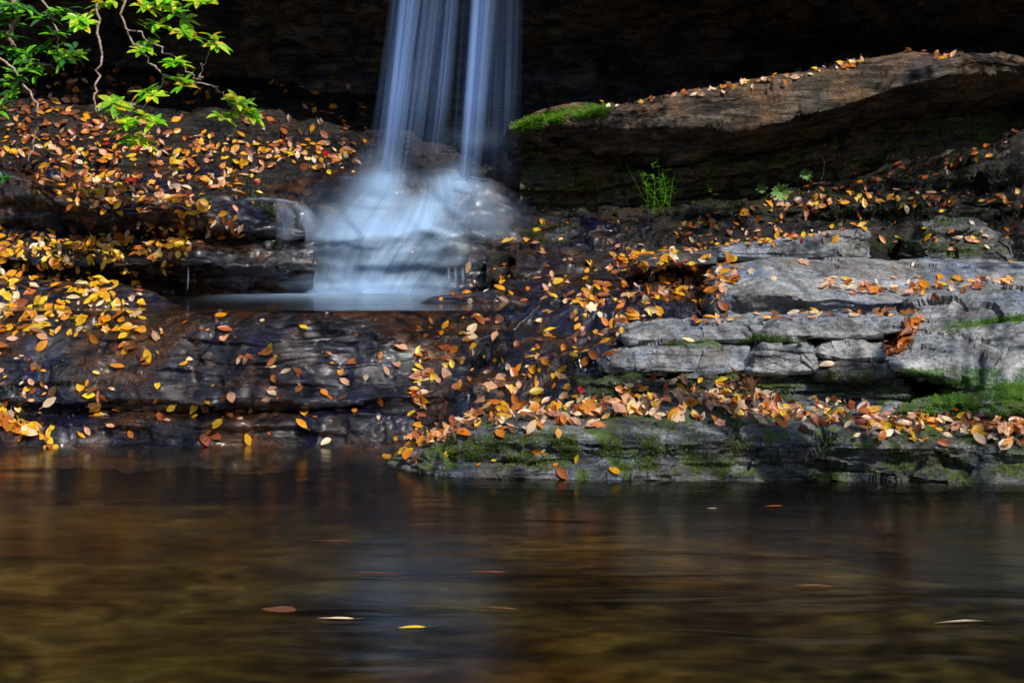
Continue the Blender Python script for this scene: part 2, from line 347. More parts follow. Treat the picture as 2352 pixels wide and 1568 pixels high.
C=[[(-700,560,13.4),(0,560,13.4),(700,560,13.5)],
 [(-700,500,13.25),(0,500,13.25),(140,515,13.2),(300,525,13.2),(480,530,13.2),(700,548,13.4)],
 [(-700,430,13.2),(0,440,13.25),(140,485,13.05),(300,495,13.0),(480,500,13.05),(540,520,13.2),(700,540,13.4)],
 [(-700,395,13.25),(0,392,13.3),(100,425,13.2),(140,468,13.0),(250,477,12.96),(330,475,12.95),(420,482,12.98),(480,480,13.02),(540,500,13.2),(640,520,13.3),(700,530,13.4)],
 [(-700,385,13.8),(0,385,13.8),(140,425,13.4),(300,425,13.45),(480,440,13.45),(600,455,13.6),(700,470,13.7)],
 [(-700,360,14.3),(0,368,14.3),(300,375,14.2),(480,388,14.2),(600,398,14.3),(700,410,14.4)],
 [(-700,400,14.9),(700,440,14.9)]]
rock('upper_rock_ledge',C,340,90,M['wet'],sm=2,label='upper wet rock step with overhanging lip and leaf pile left of the waterfall',cat='rock ledge',lay=.06,freq=9,lump=.05,seed=5.9,mossv=.15,facet=.05,fine=.007)
D=[[(-700,430,13.95),(0,430,13.95),(350,420,14.1),(600,440,14.2),(900,430,14.6),(1130,440,14.7)],
 [(-700,375,14.05),(0,376,14.05),(350,366,14.15),(600,372,14.35),(900,380,14.7),(1130,400,14.85)],
 [(-700,310,14.6),(0,310,14.6),(350,305,14.7),(600,310,14.8),(900,330,15.1),(1130,390,15.2)],
 [(-700,240,15.1),(0,240,15.1),(350,250,15.2),(600,255,15.3),(900,290,15.5),(1130,380,15.6)],
 [(-700,175,15.8),(0,175,15.8),(350,185,15.8),(600,205,15.9),(900,245,16.0),(1130,370,16.1)],
 [(-700,130,16.8),(350,150,16.8),(900,220,16.8),(1130,370,16.8)]]
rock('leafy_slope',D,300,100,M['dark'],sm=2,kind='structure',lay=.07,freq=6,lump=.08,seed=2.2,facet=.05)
MO=[[(590,720,13.45),(800,720,13.4),(1000,720,13.4),(1240,700,13.4)],
 [(590,640,13.5),(700,640,13.45),(900,640,13.4),(1100,630,13.42),(1240,630,13.5)],
 [(590,575,13.6),(680,550,13.48),(800,548,13.4),(900,550,13.38),(1050,536,13.4),(1180,530,13.48),(1240,545,13.7)],
 [(590,530,13.72),(680,512,13.7),(800,520,13.62),(950,520,13.58),(1100,508,13.62),(1190,510,13.75),(1240,525,13.9)],
 [(590,480,14.0),(680,450,13.95),(800,440,13.9),(900,450,13.84),(1050,450,13.84),(1150,465,13.95),(1240,505,14.1)],
 [(590,440,14.3),(680,408,14.2),(780,388,14.15),(860,378,14.1),(950,392,14.1),(1050,400,14.1),(1120,408,14.2),(1240,480,14.4)],
 [(590,440,14.9),(900,390,14.9),(1240,480,14.9)]]
rock('cascade_rock',MO,200,130,M['wet'],sm=3,ends=.4,label='rounded dark rock mound under the waterfall with water fanning over it',cat='rock',lay=.04,freq=6,lump=.05,seed=4.4,mossv=.15,facet=.03,fs=1.6,fine=.007)
FT=[[(1120,680,13.1),(1400,660,13.0),(1700,650,12.6),(2352,650,12.4),(3000,650,12.4)],
 [(1120,625,13.25),(1400,605,13.1),(1700,600,12.8),(2352,595,12.7),(3000,595,12.7)],
 [(1120,565,13.5),(1400,548,13.4),(1700,552,13.0),(2000,550,12.95),(2352,545,12.9),(3000,535,12.9)],
 [(1120,525,13.72),(1400,512,13.7),(1700,516,13.25),(2000,512,13.1),(2352,508,13.05),(3000,498,13.05)],
 [(1120,505,13.9),(1400,497,13.9),(1550,492,13.7),(1700,487,13.25),(1900,465,13.1),(2100,464,13.05),(2352,455,13.0),(3000,440,13.0)],
 [(1120,500,14.1),(1400,488,14.1),(1600,478,13.9),(1750,465,13.75),(1900,448,13.6),(2100,440,13.5),(2352,435,13.4),(3000,420,13.4)],
 [(1120,495,14.2),(1500,480,14.1),(1700,468,13.85),(1850,440,13.7),(2000,412,13.6),(2150,385,13.55),(2352,330,13.5),(3000,270,13.5)],
 [(1120,485,14.5),(1500,468,14.4),(1700,445,14.3),(1900,405,14.2),(2100,360,14.1),(2352,296,14.0),(3000,240,14)],
 [(1120,520,15),(3000,500,15)]]
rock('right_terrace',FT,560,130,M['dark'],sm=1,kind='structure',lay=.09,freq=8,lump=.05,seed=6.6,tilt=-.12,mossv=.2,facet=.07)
BS=[[(1190,665,13.0),(1300,660,12.95),(1420,650,12.95)],[(1185,630,13.15),(1300,625,13.1),(1440,605,13.05)],
 [(1180,575,13.35),(1300,568,13.3),(1460,560,13.25)],[(1180,525,13.65),(1300,520,13.6),(1500,515,13.55)],[(1180,505,13.95),(1300,500,13.9),(1540,495,13.85)],[(1180,540,14.3),(1540,530,14.3)]]
rock('wet_rock_shelf',BS,150,90,M['wet'],sm=2,ends=.3,label='glossy blue-black wet rock shelf immediately right of the cascade',cat='rock shelf',lay=.05,freq=9,lump=.04,seed=7.7,facet=.05,fine=.007)
WL=[[(1195,530,14.2),(1950,520,14.1),(3000,500,14.1)],[(1195,470,14.35),(1950,440,14.2),(3000,430,14.2)],[(1195,400,14.3),(1950,370,14.15),(3000,350,14.2)],[(1195,330,14.6),(1950,260,14.6),(3000,250,14.6)],[(1195,300,15.4),(3000,150,15.4)]]
rock('recess_wall',WL,420,100,M['recess'],sm=1,kind='structure',lay=.12,freq=7,lump=.08,seed=9.9,mossv=.35,tilt=-.15,facet=.06)
E=[[(1172,310,14.6),(1300,340,14.6),(1500,400,14.6),(1700,370,14.6),(1900,320,14.6),(2100,270,14.6),(2352,240,14.6),(3000,220,14.6)],
 [(1172,305,14.15),(1300,325,14.1),(1500,370,14.05),(1700,350,14.0),(1900,300,14.0),(2060,250,14.0),(2150,240,14.1),(2352,215,14.2),(3000,190,14.1)],
 [(1172,300,13.98),(1300,285,13.85),(1500,290,13.7),(1700,295,13.55),(1850,268,13.46),(2000,225,13.4),(2110,185,13.45),(2200,170,13.62),(2352,168,13.75),(3000,150,13.8)],
 [(1172,297,13.98),(1250,270,13.9),(1350,256,13.8),(1500,241,13.72),(1700,205,13.66),(1900,165,13.64),(2000,148,13.62),(2080,136,13.62),(2200,140,13.65),(2290,132,13.65),(2352,150,13.7),(3000,150,13.7)],
 [(1175,294,14.2),(1300,250,14.2),(1500,230,14.2),(1700,199,14.2),(1900,158,14.2),(2080,128,14.2),(2300,128,14.2),(2352,143,14.2),(3000,145,14.2)],
 [(1180,292,14.5),(1300,250,14.8),(1500,232,14.9),(1700,202,15),(1900,162,15),(2080,130,15),(2300,130,15),(2352,145,15),(3000,145,15)],
 [(1190,330,15.2),(3000,250,15.4)]]
rock('tilted_rock_slab',E,500,140,M['slab'],sm=1,label='long tan rock slab rising to the right under the dark cliff, leaves along its top edge',cat='rock slab',lay=.055,freq=9,lump=.03,fine=.006,tilt=-.3,seed=12.1,mossv=-.2,facet=.055,fs=1.3)
xs=[-11,-5,0,5,11]
CL=[[(x,16.4,.2) for x in xs],[(x,16.3,2.0) for x in xs],[(x,16.6,3.2) for x in xs],[(x,16.4,5.2) for x in xs]]
rock('cliff',CL,420,110,M['cliff'],sm=2,kind='structure',world=True,lay=.2,freq=3.2,lump=.25,fine=.03,tilt=-.15,seed=20.,facet=.1,fs=1.)
OV=[[(x,17.2,4.5) for x in xs],[(x,14.45,4.08) for x in xs],[(x,14.25,4.3) for x in xs],[(x,14.4,5.4) for x in xs],[(x,16,7.5) for x in xs],[(x,22,11) for x in xs]]
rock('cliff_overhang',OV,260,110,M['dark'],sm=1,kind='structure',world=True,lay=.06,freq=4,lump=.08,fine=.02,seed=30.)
G=[[(1635,750,11.2),(1900,755,11.2),(2200,750,11.2),(3000,750,11.2)],
 [(1640,738,10.82),(1750,738,10.8),(1900,745,10.78),(2050,738,10.78),(2200,738,10.8),(3000,740,10.8)],
 [(1645,705,10.88),(1700,712,10.85),(1800,716,10.82),(1900,718,10.8),(2000,720,10.8),(2100,715,10.8),(2352,700,10.8),(3000,700,10.8)],
 [(1650,672,10.95),(1700,684,10.78),(1740,670,10.75),(1800,674,10.72),(1850,690,10.7),(1920,682,10.72),(2000,696,10.72),(2100,690,10.75),(2352,682,10.8),(3000,680,10.8)],
 [(1655,645,11.2),(1750,625,11.2),(1850,648,11.15),(2000,656,11.15),(2352,655,11.2),(3000,650,11.2)],
 [(1665,617,11.5),(1760,598,11.6),(1850,606,11.6),(2000,610,11.6),(2150,612,11.6),(2352,614,11.6),(3000,612,11.6)],
 [(1690,608,11.8),(1780,590,11.95),(2000,596,12.0),(2352,600,12.0),(3000,600,12.0)],[(1700,640,12.4),(3000,640,12.5)]]
rock('grey_rock_slab',G,400,130,M['dry'],sm=2,ends=.4,label='broad smooth grey slab with rounded top on the right, leaves gathered along its front',cat='rock slab',lay=.025,freq=9,lump=.02,fine=.004,seed=14.2,mossv=-.1,facet=.02,fs=1.2)
stone('rock_block',[(1470,598),(1530,588),(1600,582),(1652,580)],[(1470,612),(1560,610),(1652,606)],12.0,.4,M['semi'],'low thin rock with leaves on top, left of the flat grey block','rock',facet=.015,lump=.02)
stone('rock_block',[(1655,572),(1750,560),(1860,550),(1930,536),(1995,534)],[(1650,590),(1850,592),(1998,588)],12.15,.5,M['dry'],'flat topped grey block with mossy right end behind the broad grey slab','rock',facet=.02,lump=.015)
stone('boulder',[(2125,555),(2145,525),(2195,514),(2270,530),(2332,560)],[(2120,596),(2230,602),(2338,596)],12.15,.5,M['semi'],'angular mossy boulder standing on the terrace at the far right','boulder',lump=.03,mossv=.2,facet=.07,fs=1.8)
stone('stone_block',[(1450,770),(1480,756),(1560,747),(1660,744),(1750,748)],[(1445,780),(1560,783),(1750,779)],10.15,.45,M['dry'],'left pale slab in the top course of the stacked stones','stone block',lean=.1)
stone('stone_block',[(1762,754),(1790,740),(1900,736),(2000,731),(2084,734)],[(1762,774),(1900,770),(2000,772),(2080,758)],10.02,.5,M['dry'],'right pale slab in the top course of the stacked stones','stone block',lean=.12)
stone('stone_block',[(1402,822),(1440,806),(1480,798),(1560,794),(1650,796),(1722,800)],[(1398,842),(1500,853),(1640,856),(1716,846)],9.98,.4,M['dry'],'long wide grey block at the left end of the second stone course','stone block',lean=.1)
stone('stone_block',[(1738,816),(1758,795),(1830,791),(1866,800)],[(1728,852),(1800,858),(1884,850)],9.86,.35,M['dry'],'middle squarish grey block of the second stone course','stone block')
stone('stone_block',[(1882,800),(1905,785),(1980,779),(2028,792)],[(1884,810),(1940,823),(2030,817)],9.96,.4,M['dry'],'small rounded grey block at the right end of the second stone course','stone block',lean=.1)
stone('mossy_rock_ledge',[(1330,880),(1450,866),(1700,866),(1900,860),(2070,854)],[(1310,925),(1500,925),(1700,920),(1900,930),(2080,950)],9.90,.5,M['semi'],'thin bedded mossy ledge beneath the stacked grey blocks','rock ledge',nc=260,nr=90,lay=.06,freq=16,mossv=.3)
stone('stone_block',[(1895,836),(1960,832),(2050,830),(2120,834)],[(1885,860),(1980,866),(2130,862)],9.84,.4,M['semi'],'shadowed dark block beneath the small rounded grey block','stone block')
stone('grey_boulder',[(2088,732),(2115,706),(2170,686),(2250,678),(2352,672),(2700,668)],[(2085,758),(2180,752),(2260,745),(2352,728),(2700,730)],10.2,.6,M['dry'],'upper pale rock at the right edge with a dark left shoulder','rock',nc=180,lean=.25,facet=.05,fs=1.6)
stone('grey_boulder',[(2072,812),(2095,780),(2160,758),(2260,750),(2352,742),(2700,738)],[(2065,842),(2160,862),(2250,888),(2352,880),(2700,890)],9.75,.6,M['dry'],'lower grey rock at the right edge jutting above the bright moss','rock',nc=180,lean=.3,under=.25,facet=.07,fs=1.5)
K=[[(2020,1000,9.9),(2352,1000,9.85),(3000,1000,9.8)],[(2045,965,9.7),(2200,965,9.6),(2352,970,9.5),(3000,970,9.5)],
 [(2060,935,9.65),(2200,925,9.55),(2352,925,9.45),(3000,900,9.45)],[(2085,915,9.7),(2200,898,9.62),(2280,880,9.6),(2352,868,9.6),(3000,850,9.6)],
 [(2110,900,9.9),(2200,875,9.9),(2280,845,9.9),(2352,830,9.95),(3000,820,9.9)],[(2130,920,10.3),(2352,860,10.4),(3000,860,10.4)]]
rock('mossy_boulder',K,180,80,M['semi'],sm=2,label='dark rock cushioned with vivid green moss at the right edge above the leaf band',cat='rock',lay=.07,freq=9,lump=.06,seed=17.,mossv=.4,facet=.05)

xx=np.linspace(-14,14,240); yy=np.linspace(-6,14,180)
PX,PY=np.meshgrid(xx,yy); PB=np.stack([PX,PY,np.full_like(PX,-.40)],-1)
PB[...,2]+=.02*fbm(PB*1.6,3)
mesh_obj('pool_bed',PB.reshape(-1,3).tolist(),gridfaces(180,240),M['bed'])['kind']='structure'
ang=np.linspace(math.radians(-205),math.radians(25),160); hh=np.linspace(0,1,24)
HP=np.zeros((24,160,3))
for i,h in enumerate(hh):
    r=20+6*h; HP[i,:,0]=np.cos(ang)*r; HP[i,:,1]=6+np.sin(ang)*r; HP[i,:,2]=-1+12*h**.9
HP+=.9*np.stack([fbm(HP*.5,4),fbm(HP*.5+9,4),fbm(HP*.5+19,4)],-1)
mesh_obj('unseen_hillside',HP.reshape(-1,3).tolist(),gridfaces(24,160),M['hill'])['kind']='structure'  # unseen bank around the camera, added to darken ambience and reflections

# ------------------------------------------------------------ ray casting on to the rocks
bpy.context.view_layer.update()
CO=Vector((0,0,CZ))
dg=bpy.context.evaluated_depsgraph_get()
def hit(px,py):
    d=Vector(((px-CX)/F,1,-(py-HZ)/F)).normalized()
    ok,loc,n,idx,ob,_=scene.ray_cast(dg,CO,d)
    if not ok: return None
    if n.dot(d)>0: n=-n
    return loc,n,ob.name
shade=[]  # spots that the added off-frame leaf clusters will shade
for px,py,R,cv in [(2050,420,.7,1.3),(2320,450,.6,1.3),(1600,520,.4,1.1),(1250,570,.4,.9),(120,200,.5,.8),(500,200,.6,1.3),(780,230,.6,1.2),
   (620,860,.4,1.1),(860,900,.4,1.2),(420,970,.35,1.1),(740,760,.3,1),(1120,830,.3,1),(1290,900,.28,1.2),(1080,700,.3,1),(2280,610,.35,.8),(380,640,.35,1),
   (2010,850,.22,2),(2300,200,.4,1.6),(2200,210,.3,1.2),(1400,300,.4,1),(980,760,.3,1),(560,560,.3,1),(1480,690,.2,1),(1850,560,.25,.8)]:
    h=hit(px,py)
    if h: shade.append((h[0].copy(),R,cv))
for x,y in [(2.6,7.4),(2.9,8.4),(-2.9,8.8),(2.6,6.4),(-2.0,5.3),(2.0,5.3),(.2,4.9),(-1.2,4.8),(1.1,4.9),(-2.6,6.4),(.9,7.6),(-.4,9.0),(-1.5,5.8),(1.6,6.2),(0,5.6),(-.8,7.2),(-2.0,7.9)]: shade.append((Vector((x,y,-.35)),.55,1.1))

# ------------------------------------------------------------ leaf meshes
def leafshape(seed):
    r=random.Random(seed); nt_=6
    wd=r.uniform(.46,.66); curl=r.uniform(-.4,.6); fold=r.uniform(0,.25); tw=r.uniform(-.3,.3); bend=r.uniform(-.25,.3)
    V=[];Fc=[]
    for i in range(nt_+1):
        t=i/nt_; w=wd*.5*(math.sin(math.pi*min(1,t*.96+.03))**.75)*(1-.25*t)*1.1
        if i==nt_: w=.004
        if i==0: w=.05
        for j in range(5):
            s=(j-2)/2; x=s*w*(1+r.uniform(-.08,.08)); y=(t-.5)
            V.append((x,y,fold*abs(x)+curl*x*x*2+bend*(t-.5)**2+tw*x*(t-.5)*1.5))
    for i in range(nt_):
        for j in range(4):
            a=i*5+j; Fc.append((a,a+1,a+6,a+5))
    b=len(V); V+=[(-.012,-.5,bend*.25),(.012,-.5,bend*.25),(.04,-.78,bend*.3+.03),(.02,-.78,bend*.3+.03)]; Fc.append((b,b+1,b+2,b+3))
    return V,Fc
def oakshape(seed):
    r=random.Random(seed); V=[(0,0,0)];Fc=[]; n=28
    for i in range(n):
        a=2*math.pi*i/n; rad=.5*(.62+.38*abs(math.cos(2.5*a+.3)))*(1.0+.12*math.cos(a)); V.append((rad*math.cos(a)*.9,rad*math.sin(a),r.uniform(-.02,.1)*rad*3))
    for i in range(n): Fc.append((0,1+i,1+(i+1)%n))
    return V,Fc
SH=[leafshape(i) for i in range(9)]+[oakshape(50)]
cn=list(LC); lmesh={}
def getmesh(si,c):
    k=(si,c)
    if k not in lmesh:
        me=bpy.data.meshes.new('leaf'); me.from_pydata(SH[si][0],[],SH[si][1]); me.materials.append(LM[c])
        me.polygons.foreach_set('use_smooth',[True]*len(me.polygons)); me.update(); lmesh[k]=me
    return lmesh[k]
PY_={'bright yellow':6,'golden':5,'orange':1.8,'rusty brown':1.2,'pale straw':2.6,'dull brown':.9}
PM={'bright yellow':2.4,'golden':3.4,'orange':2.6,'rusty brown':3,'dull brown':2.6,'pale straw':1.6,'pinkish tan':2.4,'deep red':.12}
PP={'pinkish tan':5,'golden':2.6,'orange':2,'pale straw':5,'rusty brown':2.4,'dull brown':1.9,'bright yellow':1.2}
PD={'orange':3,'rusty brown':6,'dull brown':6,'golden':2.4,'pinkish tan':1.4}
Z=[
 ('on the wet rock dome','rect',(-60,645,330,765),260,PY_,.4,1),
 ('on the wet dome crest','band',[(-50,632),(100,636),(240,658)],14,50,PY_,.4,1),
 ('on the lower wet dome','rect',(-40,750,380,930),120,PM,.1,1.05),
 ('in the far left waterline pile','band',[(-60,940),(30,960),(60,985),(120,1000)],20,80,PY_,.6,1.05),
 ('on the steep dome face','rect',(380,715,930,930),100,PM,.0,1.05),
 ('on the low step by the pool','rect',(180,930,960,1012),46,PM,.05,1.05),
 ('in the gully beside the dome','band',[(960,985),(960,860),(1060,760),(1180,680)],80,105,PM,.15,1.05),
 ('on the diagonal rock slope','band',[(1080,935),(1200,850),(1330,780),(1430,740)],45,80,PM,.2,1.0),
 ('on the upper diagonal slope','band',[(1250,700),(1400,670),(1560,665),(1670,660)],36,180,PM,.3,1),
 ('left of the broad grey slab','band',[(1400,605),(1530,615),(1650,640),(1690,625)],24,170,PM,.4,.9),
 ('on the front ledge left tip','band',[(930,1030),(1010,1000),(1080,965),(1160,945)],15,90,PM,.6,.95),
 ('in the front ledge leaf band','band',[(1140,955),(1300,955),(1480,925),(1640,925),(1760,940)],24,340,PP,.8,.95),
 ('in the front ledge leaf heap','band',[(1740,940),(1880,960),(2050,975),(2200,985),(2400,990)],20,350,PP,.9,.95),
 ('on the lower left step','band',[(-60,555),(120,575),(300,575),(440,570)],26,300,PY_,.5,1),
 ('at the lower left step back','band',[(200,560),(350,545),(560,510)],20,80,PM,.3,1),
 ('on the upper left lip','band',[(150,450),(260,460),(400,470),(475,474)],16,170,PM,.7,1.05),
 ('on the upper left step','band',[(80,410),(250,410),(420,420),(600,420)],24,150,PM,.3,1),
 ('at the leafy slope foot','band',[(-60,350),(150,345),(350,340),(550,345),(820,360)],24,330,PM,.4,1),
 ('on the shaded leafy slope','rect',(-60,150,480,330),400,PD,.35,1.05),
 ('on the shaded slope left of the falls','rect',(430,180,850,340),110,PD,.2,1.05),
 ('on the tilted slab edge','band',[(1370,246),(1500,231),(1700,198),(1830,172),(2000,143)],6,100,PP,.6,.8),
 ('on the high end of the tilted slab','band',[(2080,124),(2200,128)],6,26,PD,.6,.9),
 ('on the middle right terrace','band',[(1560,520),(1700,495),(1880,462),(2100,462),(2352,455)],13,150,PM,.3,.9),
 ('on the upper right terrace','band',[(1850,440),(2000,415),(2150,385),(2352,318)],22,60,PD,.2,1),
 ('behind the flat grey block','band',[(1560,550),(1750,525),(1950,520),(2100,560),(2352,525)],20,90,PM,.3,.85),
 ('on the flat grey blocks','band',[(1440,590),(1560,580),(1700,560),(1900,542)],5,75,PM,.4,.8),
 ('along the broad slab front','band',[(1885,655),(1980,664),(2070,670),(2200,662),(2330,650)],9,95,PP,.6,.95),
 ('on the smooth broad slab top','rect',(1700,600,2340,645),16,PP,.05,.95),
 ('in the gap by the right boulders','band',[(2020,790),(2060,800),(2080,770),(2110,735)],18,60,PD,.6,1),
 ('above the stacked stones','band',[(1600,735),(1800,728),(2000,722),(2120,712)],7,40,PP,.5,.85),
 ('on the wet shelf','rect',(1190,500,1500,620),24,PM,.05,1),
 ('on the mossy ledge face','rect',(1010,995,1450,1090),10,PY_,.05,1),
 ('beside the plunge pool','band',[(1000,690),(1130,640),(1300,640)],16,26,PM,.15,1),
 ('on the steep slope','rect',(950,690,1400,900),35,PM,.05,1),
]
singles=[(1166,552,'bright yellow',1.5,'caught in the cascade at its right side'),(1655,876,'bright yellow',1.15,'standing against the thin bedded ledge'),
 (1580,780,'pale straw',1.0,'on the left pale slab of the stacked stones'),(1898,838,'pale straw',1.2,'on the shadowed block of the stacked stones'),(1455,750,'golden',1.0,'at the left tip of the stacked stones'),
 (505,700,'golden',.95,'at the rim of the plunge pool'),(748,1014,'pale straw',1.0,'touching the pool below the wet dome'),(570,1008,'golden',1.1,'at the waterline below the wet dome'),
 (888,1050,'golden',.95,'at the left tip of the front ledge above the water'),(1412,1084,'golden',1.1,'at the waterline of the front ledge'),(1240,1037,'golden',1.0,'on the mossy front ledge face, left of centre'),
 (1148,996,'orange',1.2,'standing on the left shoulder of the front ledge'),(1555,966,'pale straw',1.5,'lying in front of the leaf band near its middle'),(1830,348,'rusty brown',1.6,'hanging by its stem under the tilted slab'),
 (722,605,'golden',.9,'caught in the lower left of the cascade'),(275,436,'deep red',1.15,'in the pile on the upper left rock step'),(2158,636,'golden',1.3,'standing on the smooth broad grey slab'),(953,912,'deep red',1.2,'in the lower gully')]
leaves=[]
def band_pt(pts,h):
    segs=[math.dist(a,b) for a,b in zip(pts,pts[1:])]; t=random.random()*sum(segs)
    for (a,b),s in zip(zip(pts,pts[1:]),segs):
        if t<=s: f=t/s; return a[0]+(b[0]-a[0])*f+random.gauss(0,6), a[1]+(b[1]-a[1])*f+max(-2,min(2,random.gauss(0,.85)))*h
        t-=s
    return pts[-1]
def place(px,py,c,size,pile,zone,si=None):
    h=hit(px,py)
    if not h: return
    loc,n,on=h
    if on.startswith('cliff') and loc.z>3.6: return
    toc=(CO-loc).normalized()
    n2=(n*1.0+Vector((0,0,.35))+toc*(.2+.35*pile)+Vector([random.gauss(0,.13+.5*pile) for _ in range(3)])).normalized()
    if n2.dot(toc)<.15: n2=(n2+toc*.4).normalized()
    fixed=si is not None
    si=random.randrange(9) if si is None else si
    if si!=9 and random.random()<.03: si=9
    q=n2.to_track_quat('Z','Y')@Quaternion((0,0,1),random.uniform(0,2*math.pi))
    s=size*.080*(1.15 if fixed else random.choice([.45,.65,.85,1,1.15,1.4]))
    off=.007+pile*random.random()*.045
    Mx=Matrix.Translation(loc+n*off+Vector((0,0,pile*random.random()*.02)))@q.to_matrix().to_4x4()@Matrix.Diagonal((s*random.uniform(.8,1.2),s,s*.8,1))
    leaves.append(dict(M=Mx,si=si,c=c,zone=zone,px=px,py=py,area=(s/loc.y)**2*abs(n2.dot(toc))*(1-.5*pile)*(0 if not(0<px<2352) else 1)))
for z in Z:
    if z[1]=='rect':
        ph,_,(x0,y0,x1,y1),cnt,pal,pile,sc=z; bb=(x0,y0,x1,y1)
    else:
        ph,_,pts,hw,cnt,pal,pile,sc=z; bb=(min(p[0] for p in pts),min(p[1] for p in pts)-hw,max(p[0] for p in pts),max(p[1] for p in pts)+hw)
    ks=list(pal); ws=list(pal.values())
    for _ in range(cnt):
        if z[1]=='rect':
            px,py=random.uniform(x0,x1),random.uniform(y0,y1)
            if pn(np.array([px*.012,py*.016,1.5]))<-.08 and random.random()<.7: continue
        else: px,py=band_pt(pts,hw)
        place(px,py,random.choices(ks,ws)[0],sc,pile,(ph,bb))
for px,py,c,s,ph in singles: place(px,py,c,s,0,(ph,None),random.randrange(9))
for l in leaves[-len(singles):]: l['area']*=10
leaves.sort(key=lambda l:-l['area'])
ind=leaves[:297]; rest=leaves[297:]
for l in ind:
    o=bpy.data.objects.new('fallen_leaf',getmesh(l['si'],l['c'])); o.matrix_world=l['M']; col.objects.link(o)
    ph,bb=l['zone']
    if bb:
        fx=(l['px']-max(0,bb[0]))/(min(2352,bb[2])-max(0,bb[0])+1); fy=(l['py']-bb[1])/(bb[3]-bb[1]+1)
        pos=('upper ' if fy<.4 else 'lower ' if fy>.65 else 'central ')+('left' if fx<.33 else 'middle' if fx<.67 else 'right')
        lab='%s %s leaf %s, %s'%(l['c'],'lobed' if l['si']==9 else 'oval',ph,pos)
        g='fallen leaves '+ph
    else: lab='%s leaf %s'%(l['c'],ph); g='single fallen leaves'
    tag(o,lab,'leaf',g)
V=[];Fc=[];mi=[]
for l in rest:
    b=len(V); 
    for v in SH[l['si']][0]: V.append(tuple(l['M']@Vector(v)))
    for f in SH[l['si']][1]: Fc.append(tuple(b+i for i in f)); mi.append(cn.index(l['c']))
o=mesh_obj('leaf_litter',V,Fc,[LM[c] for c in cn],None,True,mi); tag(o,'autumn leaf litter in orange, gold and brown scattered over every ledge','leaf litter',None,'stuff')

# ------------------------------------------------------------ moss
def moss(label,shape,cnt,mat,size=.018,th=-.1):
    V=[];Fc=[]
    for _ in range(cnt):
        if shape[0]=='rect': x0,y0,x1,y1=shape[1]; px,py=random.uniform(x0,x1),random.uniform(y0,y1)
        else: px,py=band_pt(shape[1],shape[2])
        h=hit(px,py)
        if not h: continue
        loc,n,on=h
        v=pn(np.array([loc.x*5,loc.y*5,loc.z*9]))+.5*pn(np.array([loc.x*16,loc.y*16,loc.z*20]))
        if v<th+random.gauss(0,.08): continue
        s=size*random.uniform(.6,1.4)
        for k in range(3):
            d=(n+Vector([random.gauss(0,1.) for _ in range(3)])).normalized(); a=d.orthogonal().normalized()*s*.6
            p=loc+Vector([random.gauss(0,s*.7) for _ in range(3)])
            b=len(V); V+=[tuple(p-a),tuple(p+a),tuple(p+d*s*.7)]; Fc.append((b,b+1,b+2))
    if Fc: tag(mesh_obj('moss',V,Fc,mat,None,False),label,'moss',None,'stuff')
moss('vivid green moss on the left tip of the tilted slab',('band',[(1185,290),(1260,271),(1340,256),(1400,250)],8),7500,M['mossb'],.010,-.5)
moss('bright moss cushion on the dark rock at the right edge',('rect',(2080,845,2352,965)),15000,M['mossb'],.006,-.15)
moss('olive moss on the left face of the front ledge',('rect',(980,995,1520,1080)),13000,M['mossm'],.007,-.08)
moss('patchy moss on the right face of the front ledge',('rect',(1520,1000,2352,1095)),11000,M['mossm'],.007,.1)
moss('moss lining the thin beds under the stacked stones',('rect',(1400,852,2060,905)),8000,M['mossm'],.007,-.05)
moss('moss in the joint between the stacked stones',('band',[(1480,787),(1700,789),(1740,775),(1850,780),(1880,775)],6),3200,M['mossb'],.006,-.15)
moss('moss strip between the two right edge rocks',('band',[(2170,752),(2260,742),(2352,730)],7),2800,M['mossb'],.007,-.2)
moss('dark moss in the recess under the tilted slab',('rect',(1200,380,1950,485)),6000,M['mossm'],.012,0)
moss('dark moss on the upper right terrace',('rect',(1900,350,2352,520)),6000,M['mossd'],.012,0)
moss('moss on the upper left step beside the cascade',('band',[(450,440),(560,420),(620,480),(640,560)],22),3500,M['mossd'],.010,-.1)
moss('moss fringe on the flat block and boulder behind the broad slab',('band',[(1900,572),(1990,560),(2150,575),(2300,565)],14),2400,M['mossm'],.008,0)
moss('thin moss on the wet dome at left',('rect',(0,820,420,960)),3500,M['mossd'],.008,.2)
moss('moss on the wet shelf right of the cascade',('rect',(1200,515,1330,560)),1500,M['mossm'],.008,0)

# ------------------------------------------------------------ tubes and plants
def tubegeo(pts,rad,V,Fc,sides=6):
    pts=[Vector(p) for p in pts]; base=len(V); n=len(pts)
    for i,p in enumerate(pts):
        t=(pts[min(i+1,n-1)]-pts[max(i-1,0)]).normalized(); a=t.cross(Vector((0.1,1,.2))).normalized(); b=t.cross(a)
        r=rad[0]+(rad[1]-rad[0])*i/(n-1)
        for k in range(sides):
            an=2*math.pi*k/sides; V.append(tuple(p+a*math.cos(an)*r+b*math.sin(an)*r))
    for i in range(n-1):
        for k in range(sides):
            Fc.append((base+i*sides+k,base+i*sides+(k+1)%sides,base+(i+1)*sides+(k+1)%sides,base+(i+1)*sides+k))
def spline(pts,sub=7,jit=.012):
    P=[Vector(p) for p in pts]; out=[]
    for i in range(len(P)-1):
        p0,p1,p2,p3=P[max(i-1,0)],P[i],P[i+1],P[min(i+2,len(P)-1)]
        for k in range(sub):
            t=k/sub
            q=.5*((2*p1)+(p2-p0)*t+(2*p0-5*p1+4*p2-p3)*t*t+(3*p1-p0-3*p2+p3)*t**3)
            if k: q+=Vector([random.gauss(0,jit) for _ in range(3)])
            out.append(q)
    out.append(P[-1]); return out
